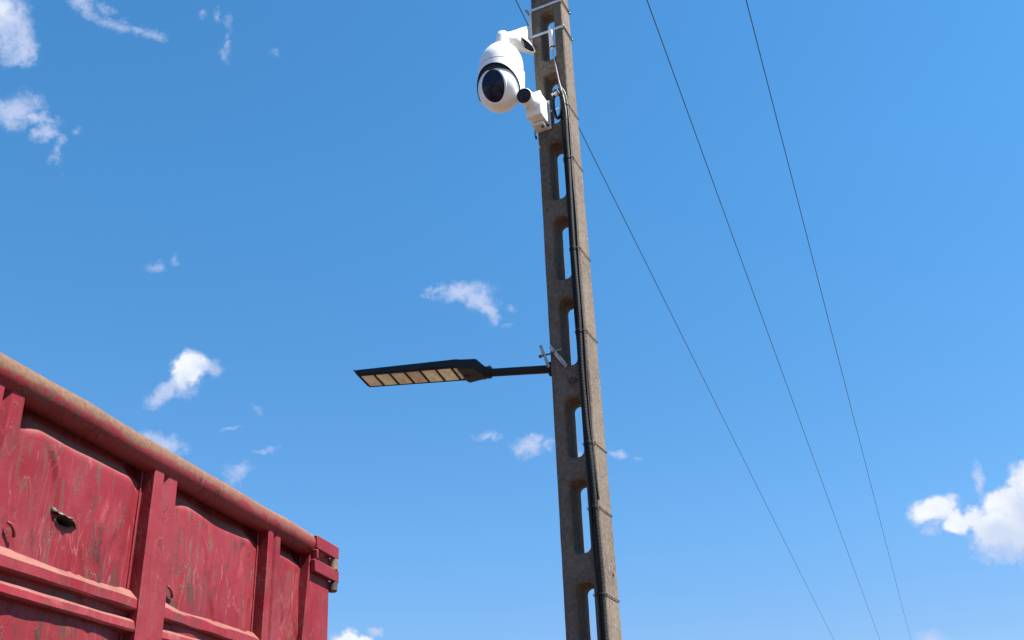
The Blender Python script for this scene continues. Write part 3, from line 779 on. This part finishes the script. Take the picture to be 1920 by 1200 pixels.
BJ = Vector((0.1687, 4.406, 5.098)); BF = Vector((0.1329, 4.308, 5.0645))
jpt = PP(-0.060, -pw2(5.07) / 2 - 0.132, 5.068)
bd = (BF - BJ).normalized()
bc = empty("bullet_camera", jpt, "small white bullet camera with black ringed lens on the junction box", "security camera")
bq_ = bd.to_track_quat('Z', 'Y').to_matrix().to_4x4()
Mb = Matrix.Translation(BF - jpt) @ bq_ @ Matrix.Diagonal((1.12, 1.12, 1, 1))
MB().lathe([(0, -0.135), (0.022, -0.135), (0.031, -0.128), (0.0365, -0.105), (0.0375, -0.02), (0.0385, -0.018), (0.0385, 0.0), (0.036, 0.006), (0.033, 0.006), (0.033, -0.002), (0, -0.002)], 40, Mb).build("barrel", m_white, bc)
lo_ = MB().lathe([(0.0, 0.0), (0.0365, 0.002), (0.0355, 0.0085), (0.031, 0.0085), (0.028, 0.004), (0.020, 0.003), (0.020, 0.006), (0.0, 0.006)], 40, Mb).build("lens_ring", m_seam, bc)
MB().lathe([(0.017, 0.0062), (0.014, 0.0085), (0.0, 0.0095)], 24, Mb).build("lens", m_lens, lo_)
for k in range(8):
    a = 2 * math.pi * k / 8
    MB().lathe([(0.0035, 0.004), (0.003, 0.0075), (0, 0.008)], 8, Mb @ Matrix.Translation((0.0245 * math.cos(a), 0.0245 * math.sin(a), 0))).build("infrared_lamp", m_bezel, lo_)
kn = MB(); kn.tube([Vector((0, 0, 0)) + EY * 0.003, -EY * 0.012, BJ - jpt - bd * 0.022], [0.024, 0.022, 0.016], 20)
kn.build("knuckle", m_white, bc)
MB().lathe([(0, 0), (0.034, 0), (0.034, 0.006), (0.028, 0.010), (0, 0.010)], 32, Mc @ Matrix.Rotation(R(90), 4, 'X') @ Matrix.Translation((0, 0, 0))).build("base_disc", m_white, bc)

# ------------------------------------------------------------------ street lamp
LPO = Vector((0.1754, 4.5767, 3.6068))
la = Vector((-0.9243, 0.3505, 0.1509)).normalized(); lw = Vector((0.3289, 0.9323, -0.1507)).normalized(); lnn = lw.cross(la).normalized()
lw = la.cross(lnn).normalized()
lamp = empty("street_lamp", LPO, "dark flat street lamp on a short arm, with a row of beige lenses", "street lamp")
def LM(s, k, t): return la * s + lw * k + lnn * t
# arm
ap = [LM(-0.035 + 0.375 * i / 6, 0, 0) for i in range(7)]
MB().tube(ap, 0.0205, 20).build("arm", m_alu, lamp)
MB().tube([LM(-0.015, 0, 0), LM(0.004, 0, 0)], 0.036, 20).build("arm_flange", m_alu, lamp)
sk = MB(); sk.tube([LM(0.318, 0, 0.002), LM(0.322, 0, 0.002), LM(0.350, 0, 0.003), LM(0.352, 0, 0.003)], [0.026, 0.031, 0.031, 0.027], 20)
sk.build("clamp_collar", m_alu, lamp)
sc_ = MB(); sc_.tube([LM(0.335, 0.0, 0.03), LM(0.335, 0.0, 0.043)], 0.005, 8); sc_.build("screw", m_galv, lamp)
# neck + body as one cast housing
secs = [  # s, near k at bottom, far k bottom, near k top, far k top, t bottom, t top
    (0.346, -0.024, 0.026, -0.022, 0.020, -0.020, 0.026),
    (0.356, -0.030, 0.034, -0.028, 0.030, -0.020, 0.034),
    (0.384, -0.079, 0.046, -0.077, 0.042, -0.014, 0.048),
    (0.466, -0.082, 0.078, -0.077, 0.070, -0.009, 0.050),
    (0.492, -0.081, 0.062, -0.076, 0.060, 0.002, 0.054),
    (1.064, -0.062, 0.074, -0.058, 0.070, 0.002, 0.040),
    (1.094, -0.056, 0.068, -0.052, 0.064, 0.032, 0.041)]
hs_ = MB(); vs = []; fs = []
for (s, k0, k1, k2, k3, t0, t1) in secs:
    vs += [LM(s, k0, t0 + 0.004), LM(s, k0 + 0.006, t0), LM(s, k1 - 0.006, t0), LM(s, k1, t0 + 0.004), LM(s, k3, t1 - 0.008), LM(s, k3 - 0.014, t1), LM(s, k2 + 0.014, t1), LM(s, k2, t1 - 0.008)]
n = 8
for i in range(len(secs) - 1):
    for k in range(n): fs.append((i * n + k, i * n + (k + 1) % n, (i + 1) * n + (k + 1) % n, (i + 1) * n + k))
fs += [tuple(reversed(range(n))), tuple((len(secs) - 1) * n + k for k in range(n))]
hs_.add(vs, fs); house = hs_.build("housing", m_alu, lamp, smooth=14, bevel=0.0015)
# seven lens plates under the head, with raised ribs between
s_edges = [1.044 - 0.0905 * i for i in range(7)]
def kr(s):
    f = (s - 0.492) / (1.064 - 0.492); return (-0.0735 + 0.021 * f, 0.054 + 0.014 * f)
for i in range(7):
    s1_ = s_edges[i]; s0_ = s_edges[i] - 0.0765 if i < 6 else 0.478 + 0.018
    if i == 6: s0_ = s1_ - 0.030
    a0, b0 = kr(s0_); a1, b1 = kr(s1_); e = 0.006
    if i == 6: b0 -= 0.02
    m_ = MB()
    vs = [LM(s0_, a0 + e, 0.001), LM(s1_, a1 + e, 0.001), LM(s1_, b1 - e, 0.001), LM(s0_, b0 - e, 0.001),
          LM(s0_ + .002, a0 + e + .002, -0.0025), LM(s1_ - .002, a1 + e + .002, -0.0025), LM(s1_ - .002, b1 - e - .002, -0.0025), LM(s0_ + .002, b0 - e - .002, -0.0025)]
    m_.add(vs, [(4, 5, 6, 7), (0, 1, 5, 4), (1, 2, 6, 5), (2, 3, 7, 6), (3, 0, 4, 7)])
    m_.build("lens_plate", m_led[i], lamp, smooth=0)
    if i < 6:
        r_ = MB(); sr = s0_ - 0.007; a0, b0 = kr(sr)
        r_.tube([LM(sr, a0 + 0.004, -0.001), LM(sr, b0 - 0.004, -0.001)], 0.0042, 8); r_.build("lens_rib", m_alu, lamp)
fr_ = MB(); a0, b0 = kr(0.492); a1, b1 = kr(1.055)
fr_.tube([LM(1.052, a1, 0.0), LM(1.052, b1, 0.0), LM(0.485, b0, 0.0)], 0.004, 8)
fr_.tube([LM(1.052, a1, 0.0), LM(0.485, a0, 0.0)], 0.004, 8)
fr_.build("lens_frame", m_alu, lamp)
# sensor bump under the neck
MB().lathe([(0, -0.006), (0.010, -0.006), (0.013, 0.0), (0.013, 0.006), (0, 0.006)], 16, Matrix.Translation(LM(0.455, 0.01, -0.011)) @ Matrix((lw, la, lnn)).transposed().to_4x4()).build("motion_sensor", m_seam, lamp)
# clamp: two galvanised angle irons and threaded rods
def angle_iron(p0, p1, wid, thick, up_, name):
    d_ = (p1 - p0).normalized(); sdv = d_.cross(up_).normalized(); upv = sdv.cross(d_).normalized()
    m_ = MB()
    for (o0, o1) in (((0, 0), (wid, thick)), ((0, 0), (thick, -wid))):
        xs = sorted((o0[0], o1[0])); ys = sorted((o0[1], o1[1]))
        m_.prism([(xs[0], ys[0]), (xs[1], ys[0]), (xs[1], ys[1]), (xs[0], ys[1])], lambda a, b_: p0 + sdv * a + upv * b_ - LPO, lambda a, b_: p1 + sdv * a + upv * b_ - LPO)
    return m_.build(name, m_galv, lamp, bevel=0.001)
def FQ(u, off, z): return PP(u, -pw2(z) / 2 - off, z)
pA0, pA1 = FQ(-0.133, 0.020, 3.706), FQ(-0.095, 0.016, 3.586)
pB0, pB1 = FQ(-0.080, 0.020, 3.692), FQ(-0.008, 0.004, 3.575)
angle_iron(pA0, pA1, 0.011, 0.004, Vector((0.5, -0.3, 0.8)), "angle_iron")
angle_iron(pB0, pB1, 0.015, 0.004, Vector((0.5, -0.3, 0.8)), "angle_iron")
ra, rb = PP(-0.142, -pw2(3.66) / 2 - 0.020, 3.650), PP(-0.068, -pw2(3.66) / 2 - 0.020, 3.652)
MB().tube([ra - LPO, rb - LPO], 0.0042, 8).build("threaded_rod", m_rod, lamp)
ra, rb = PP(-0.080, -pw2(3.66) / 2 - 0.018, 3.663), PP(-0.030, -pw2(3.66) / 2 - 0.018, 3.661)
MB().tube([ra - LPO, rb - LPO], 0.0040, 8).build("threaded_rod", m_galv, lamp)
MB().lathe([(0, -0.005), (0.009, -0.005), (0.009, 0.005), (0, 0.005)], 6, Matrix.Translation(PP(-0.140, -pw2(3.66) / 2 - 0.020, 3.650) - LPO) @ Mc @ Matrix.Rotation(R(90), 4, 'Y')).build("nut", m_rod, lamp)

# ------------------------------------------------------------------ overhead wires
def wire(p, q_, r, label, t0, t1, sag):
    p, q_ = Vector(p), Vector(q_); pts = []
    for i in range(81):
        t = t0 + (t1 - t0) * i / 80
        pt = p.lerp(q_, t); pt.z += sag * ((t - 0.5) ** 2 * 4 - 1)
        pts.append(pt)
    o = MB().tube(pts, r, 6).build("overhead_wire", m_wire); tag(o, label, "wire", "overhead wires"); return o
wire((0.1926, 6.6972, 8.0307), (9.0072, 31.747, 6.2216), 0.0043, "thin dark overhead wire that passes behind the concrete pole", -0.55, 2.2, 0.04)
wire((1.3048, 6.6227, 7.8735), (11.7853, 36.1263, 6.773), 0.0043, "thin dark overhead wire running between the other two", -0.55, 2.2, 0.04)
wire((2.184, 6.7558, 7.934), (14.714, 41.4668, 7.4712), 0.0043, "thin dark overhead wire farthest out from the concrete pole", -0.5, 2.2, 0.04)

# ------------------------------------------------------------------ red container
BE = R(12.4)
CD = Vector((math.sin(BE), math.cos(BE), 0)); CN = Vector((math.cos(BE), -math.sin(BE), 0))
S_END, P0_ = 4.208, 1.81
corg = CD * S_END - CN * P0_
Mcont = Matrix(((-CD.x, CN.x, 0, corg.x), (-CD.y, CN.y, 0, corg.y), (0, 0, 1, 0), (0, 0, 0, 1)))
cont = empty("steel_container", None, "battered red open-top steel container with ribbed side and earth on its rim", "container", M=Mcont)
def K(s, p, z): return Vector((S_END - s, P0_ - p, z))
def KD(s, o, z): return Vector((S_END - s, o, z))      # o: metres proud of the post faces (negative: behind)
PAN = -0.043                       # panel plane behind the post fronts
Z_BOT, Z_RAIL = 0.06, 2.745
POSTS = [(-1.86, -1.72), (-1.08, -0.94), (-0.30, -0.16), (0.48, 0.62), (1.26, 1.40), (2.030, 2.165), (2.800, 2.938), (3.613, 3.722)]
S_NEAR = -1.90
# top rail pipe, slightly dented
pts = []; rs = []
for i in range(121):
    s = S_NEAR + (4.125 - S_NEAR) * i / 120
    pts.append(KD(s, -0.029 + 0.004 * noise.noise(Vector((s * 3, 0, 0))), Z_RAIL + 0.005 * noise.noise(Vector((s * 2.3, 4, 0)))))
    rs.append(0.049 + 0.002 * noise.noise(Vector((s * 6, 9, 1))))
rail = MB().tube(pts, rs, 28).build("top_rail", m_rail, cont, smooth=60)


def post(s0, s1, name="side_post", widen=0.012):
    m_ = MB(); nz = 14
    vs = []; fs = []
    for j in range(nz + 1):
        z = Z_BOT + (2.735 - Z_BOT) * j / nz
        wd = widen * (2.70 - z) / 0.4 if z > 2.2 else widen * 1.25
        a, b_ = s0 - wd, s1
        L = b_ - a
        nzv = lambda k: 0.0018 * noise.noise(Vector((a * 5 + k, z * 3, k)))
        prof = [(a + 0.006, PAN - 0.06), (a - 0.000, -0.003), (a + 0.005, 0.0), (a + L * 0.36, 0.0), (a + L * 0.44, -0.020), (a + L * 0.50, -0.020), (a + L * 0.60, -0.002), (b_ - 0.006, -0.001), (b_, -0.005), (b_ - 0.004, PAN - 0.06)]
        vs += [KD(x, o + nzv(k), z) for k, (x, o) in enumerate(prof)]
    n = 10
    for j in range(nz):
        for k in range(n - 1): fs.append((j * n + k, j * n + k + 1, (j + 1) * n + k + 1, (j + 1) * n + k))
    m_.add(vs, fs)
    return m_.build(name, m_redplain, cont, smooth=50)


for a, b_ in POSTS: post(a, b_)
# end post: wide flat plate
ep = MB(); vs = []; fs = []
for j in range(13):
    z = Z_BOT + (2.738 - Z_BOT) * j / 12; wd = 0.05 * min(1.2, max(0, (2.72 - z) / 0.38))
    prof = [(4.012 - wd * 0.9, PAN - 0.06), (4.006 - wd, -0.003), (4.012 - wd, 0.001), (4.202, 0.001), (4.208, -0.006), (4.208, -0.06)]
    vs += [KD(x, o + 0.0015 * noise.noise(Vector((k, z * 3, 5))), z) for k, (x, o) in enumerate(prof)]
for j in range(12):
    for k in range(5): fs.append((j * 6 + k, j * 6 + k + 1, (j + 1) * 6 + k + 1, (j + 1) * 6 + k))
ep.add(vs, fs); ep.build("end_post", m_redplain, cont, smooth=40)

RIB_T, RIB_B = 2.318, 2.155
CREASES = {}


def panel(s0, s1, fine, seed, hole=None):
    nx, nz = (90, 150) if fine else (10, 20)
    m_ = MB(); vs = []; fs = []; L = s1 - s0
    rr = random.Random(seed)
    lines = [(rr.uniform(0.05, 0.95), rr.uniform(2.25, 2.6), rr.uniform(-0.5, 0.5), rr.uniform(0.04, 0.2), rr.uniform(0.004, 0.011), rr.choice((-1, -1, 1))) for _ in range(7)]
    for j in range(nz + 1):
        z = Z_BOT + (Z_RAIL - Z_BOT) * (j / nz) ** (0.55 if fine else 1.0)
        for i in range(nx + 1):
            f = i / nx; s = s0 + L * f
            ed = min(1, max(0, (f - 0.035) / 0.16)); ed2 = min(1, max(0, (0.955 - f) / 0.13))
            bul = (ed * ed * (3 - 2 * ed)) * (ed2 * ed2 * (3 - 2 * ed2))
            o = PAN + 0.021 * bul * (0.75 + 0.4 * noise.noise(Vector((f * 2.2, z * 1.3, seed))))
            o += 0.010 * noise.noise(Vector((s * 3.5, z * 3.6, seed))) * bul + 0.0010 * noise.noise(Vector((s * 13, z * 9, seed)))
            for (lf, lz, sl, hl, dp, sg) in lines:
                dz = z - lz
                if abs(dz) < hl and z < 2.62:
                    x = (f - lf) * L - sl * dz - 0.02 * noise.noise(Vector((z * 14, lf * 9, 2)))
                    o += sg * dp * math.exp(-(x / 0.011) ** 2) * (1 - (dz / hl) ** 2) * bul
            tq = min(1, max(0, (z - 2.630) / 0.07)); o -= 0.040 * tq * tq * (3 - 2 * tq)
            if hole:
                dd = math.hypot((s - hole[0]) / (hole[2] * 2.2), (z - hole[1]) / (hole[3] * 2.6))
                if dd < 1: k_ = dd * dd * (3 - 2 * dd); o = o * k_ + (PAN + 0.014) * (1 - k_)
            vs.append(KD(s, o, z))
    for j in range(nz):
        for i in range(nx):
            q4 = (j * (nx + 1) + i, j * (nx + 1) + i + 1, (j + 1) * (nx + 1) + i + 1, (j + 1) * (nx + 1) + i)
            if hole:
                c = (Vector(vs[q4[0]]) + Vector(vs[q4[2]])) / 2
                if ((S_END - c.x - hole[0]) / hole[2]) ** 2 + ((c.z - hole[1]) / hole[3]) ** 2 < 1: continue
            fs.append(q4)
    m_.add(vs, fs)
    return m_.build("side_panel", m_red, cont, smooth=70)


def rib(s0, s1, fine):
    m_ = MB(); vs = []; fs = []
    prof = [(PAN - 0.004, RIB_T + 0.002), (PAN + 0.004, RIB_T), (-0.012, RIB_T - 0.026), (-0.008, RIB_T - 0.031), (-0.006, RIB_T - 0.058), (-0.010, RIB_T - 0.063), (-0.036, RIB_T - 0.066), (-0.037, RIB_T - 0.080),
            (-0.014, RIB_T - 0.094), (-0.009, RIB_T - 0.099), (-0.003, RIB_T - 0.120), (-0.007, RIB_T - 0.126), (PAN - 0.004, RIB_T - 0.131)]
    nx = 40 if fine else 4; n = len(prof)
    for i in range(nx + 1):
        s = s0 + (s1 - s0) * i / nx
        for k, (o, z) in enumerate(prof):
            w_ = 0.0022 if 0 < k < n - 1 else 0
            dent = 0.007 * max(0, noise.noise(Vector((s * 7.0, 3, k * 0.15)))) if 2 < k < 12 else 0
            vs.append(KD(s, o + w_ * noise.noise(Vector((s * 9, k * .4, 1))) - dent, z + w_ * noise.noise(Vector((s * 8, k * .4, 7)))))
    for i in range(nx):
        for k in range(n - 1): fs.append((i * n + k, (i + 1) * n + k, (i + 1) * n + k + 1, i * n + k + 1))
    m_.add(vs, fs); return m_.build("stiffening_rib", m_redplain, cont, smooth=22)


bays = [(POSTS[i][1], POSTS[i + 1][0]) for i in range(len(POSTS) - 1)] + [(POSTS[-1][1], 4.004)]
HOLE = (2.428, 2.436, 0.036, 0.014)
for i, (a, b_) in enumerate(bays):
    fine = i >= 5
    panel(a - 0.006, b_ + 0.006, fine, 3 + i, HOLE if i == 5 else None)
    rib(a - 0.005, b_ - 0.004, fine)
    if i < 7:
        # second set of stiffeners lower down the side
        o2 = rib(a - 0.005, b_ - 0.004, False); o2.location.z = -0.95
    # weld bead along the post
    if fine:
        pts = [KD(b_ - 0.012 - 0.012 * min(1.25, (2.70 - z) / 0.4) * (1 if i < 7 else 3.6), PAN + 0.003, z + 0.001) for z in [2.70 - 0.012 * k for k in range(50)]]
        MB().tube(pts, [0.0028 + 0.0014 * abs(noise.noise(Vector((k * .9, i, 0)))) for k in range(len(pts))], 6).build("weld_bead", m_redplain, cont)
# torn flap and the hole under it
hp = MB(); hs0, hz0 = HOLE[0], HOLE[1]
hp.box((S_END - hs0 - 0.075, PAN - 0.09, hz0 - 0.045), (S_END - hs0 + 0.075, PAN - 0.004, hz0 + 0.045))
hp.f = [f for k, f in enumerate(hp.f) if k != 4]
hp.build("rust_hole", m_rust, cont, smooth=0, fix=False)
hr = MB(); k = 28; rings = []
for (f_, o_) in ((1.28, 0.0142), (1.12, 0.0158), (0.92, 0.0135), (0.88, -0.012)):
    for i in range(k):
        a = 2 * math.pi * i / k; wob = 1 + 0.16 * noise.noise(Vector((math.cos(a) * 1.7, math.sin(a) * 1.7, 3)))
        rings.append(KD(hs0 + HOLE[2] * f_ * wob * math.cos(a), PAN + o_, hz0 + HOLE[3] * f_ * wob * math.sin(a)))
hr.add(rings, [(j * k + i, j * k + (i + 1) % k, (j + 1) * k + (i + 1) % k, (j + 1) * k + i) for j in range(3) for i in range(k)])
hr.build("hole_lip", m_rust, cont, smooth=60)
fl = MB(); vs = []; fs = []; nx = 14
for j in range(4):
    for i in range(nx + 1):
        f = i / nx; s = hs0 - 0.058 + 0.116 * f
        reach = (0.024 * math.sin(math.pi * min(1, f * 1.05)) ** 0.7 + 0.010 * noise.noise(Vector((f * 9, 1, 4)))) * j / 3
        z = hz0 + 0.026 - 0.020 * f - 0.012 * j / 3 + 0.005 * noise.noise(Vector((f * 7, j, 0)))
        vs.append(KD(s, PAN + 0.012 + reach, z))
for j in range(3):
    for i in range(nx): fs.append((j * (nx + 1) + i, j * (nx + 1) + i + 1, (j + 1) * (nx + 1) + i + 1, (j + 1) * (nx + 1) + i))
fl.add(vs, fs); fo = fl.build("torn_flap", m_torn, cont, smooth=60); so = fo.modifiers.new("thickness", 'SOLIDIFY'); so.thickness = 0.0022
# short welded hooks for the net
for (s, z) in ((2.222, 2.363), (2.992, 2.350), (3.745, 2.342)):
    pts = smooth_path([KD(s - 0.016, PAN + 0.014, z + 0.016), KD(s - 0.005, PAN + 0.020, z + 0.009), KD(s + 0.006, PAN + 0.021, z - 0.005), KD(s + 0.013, PAN + 0.017, z - 0.016)], 4)
    MB().tube(pts, 0.0048, 8).build("net_hook", m_redplain, cont)
# hinge at the door end
hz = [(4.010, 4.248, 2.722, 2.778), (3.998, 4.254, 2.622, 2.674)]
for k, (s0, s1, z0, z1) in enumerate(hz):
    MB().box((S_END - s1, 0.004, z0), (S_END - s0, 0.026, z1)).build("hinge_plate", m_redplain, cont, bevel=0.003)
MB().box((S_END - 4.022, 0.006, 2.676), (S_END - 4.004, 0.030, 2.716)).build("hinge_lug", m_redplain, cont, bevel=0.003)
MB().tube([KD(4.228, 0.008, 2.58), KD(4.228, 0.008, 2.585), KD(4.228, 0.008, 2.621)], [0.017, 0.021, 0.021], 18).build("hinge_pin", m_rust, cont)
MB().tube([KD(4.226, 0.008, 2.675), KD(4.226, 0.008, 2.721)], 0.022, 18).build("hinge_sleeve", m_tan, cont)
MB().box((S_END - 4.222, -0.060, 2.56), (S_END - 4.2095, -0.028, 2.73)).build("door_edge", m_rust, cont, bevel=0.002)
# door, far side, near end, floor and skids
MB().box((S_END - 4.250, -2.40, 0.42), (S_END - 4.2115, -0.075, 2.66)).build("rear_door", m_red, cont, bevel=0.004)
MB().box((S_END - 4.200, -2.45, Z_BOT), (S_END - S_NEAR, -2.41, 2.74)).build("far_side", m_red, cont)
MB().box((S_END - S_NEAR - 0.05, -2.405, Z_BOT), (S_END - S_NEAR, PAN - 0.02, 2.70)).build("front_wall", m_red, cont)
MB().box((S_END - 4.205, -2.405, Z_BOT - 0.02), (S_END - S_NEAR - 0.06, PAN - 0.06, Z_BOT + 0.04)).build("floor_plate", m_rust, cont)
MB().tube([KD(S_NEAR, -2.43, Z_RAIL), KD(4.12, -2.43, Z_RAIL)], 0.049, 20).build("top_rail", m_rail, cont)
for o_ in (-0.65, -1.80):
    MB().box((S_END - 4.15, o_ - 0.09, -1.6 * 0.15 / 0.85), (S_END - S_NEAR - 0.1, o_ + 0.09, Z_BOT - 0.022)).build("skid_beam", m_rust, cont, bevel=0.01)

# the container stands nearer than the pole: bake its true size into the meshes
KSC = 0.85
for o in list(cont.children):
    o.data.transform(Matrix.Scale(KSC, 4)); o.location *= KSC
    for md in o.modifiers:
        if md.type == 'BEVEL': md.width *= KSC
cont.matrix_world = Matrix.Translation(Vector((corg.x * KSC, corg.y * KSC, 1.6 * (1 - KSC)))) @ Mcont.to_3x3().to_4x4()
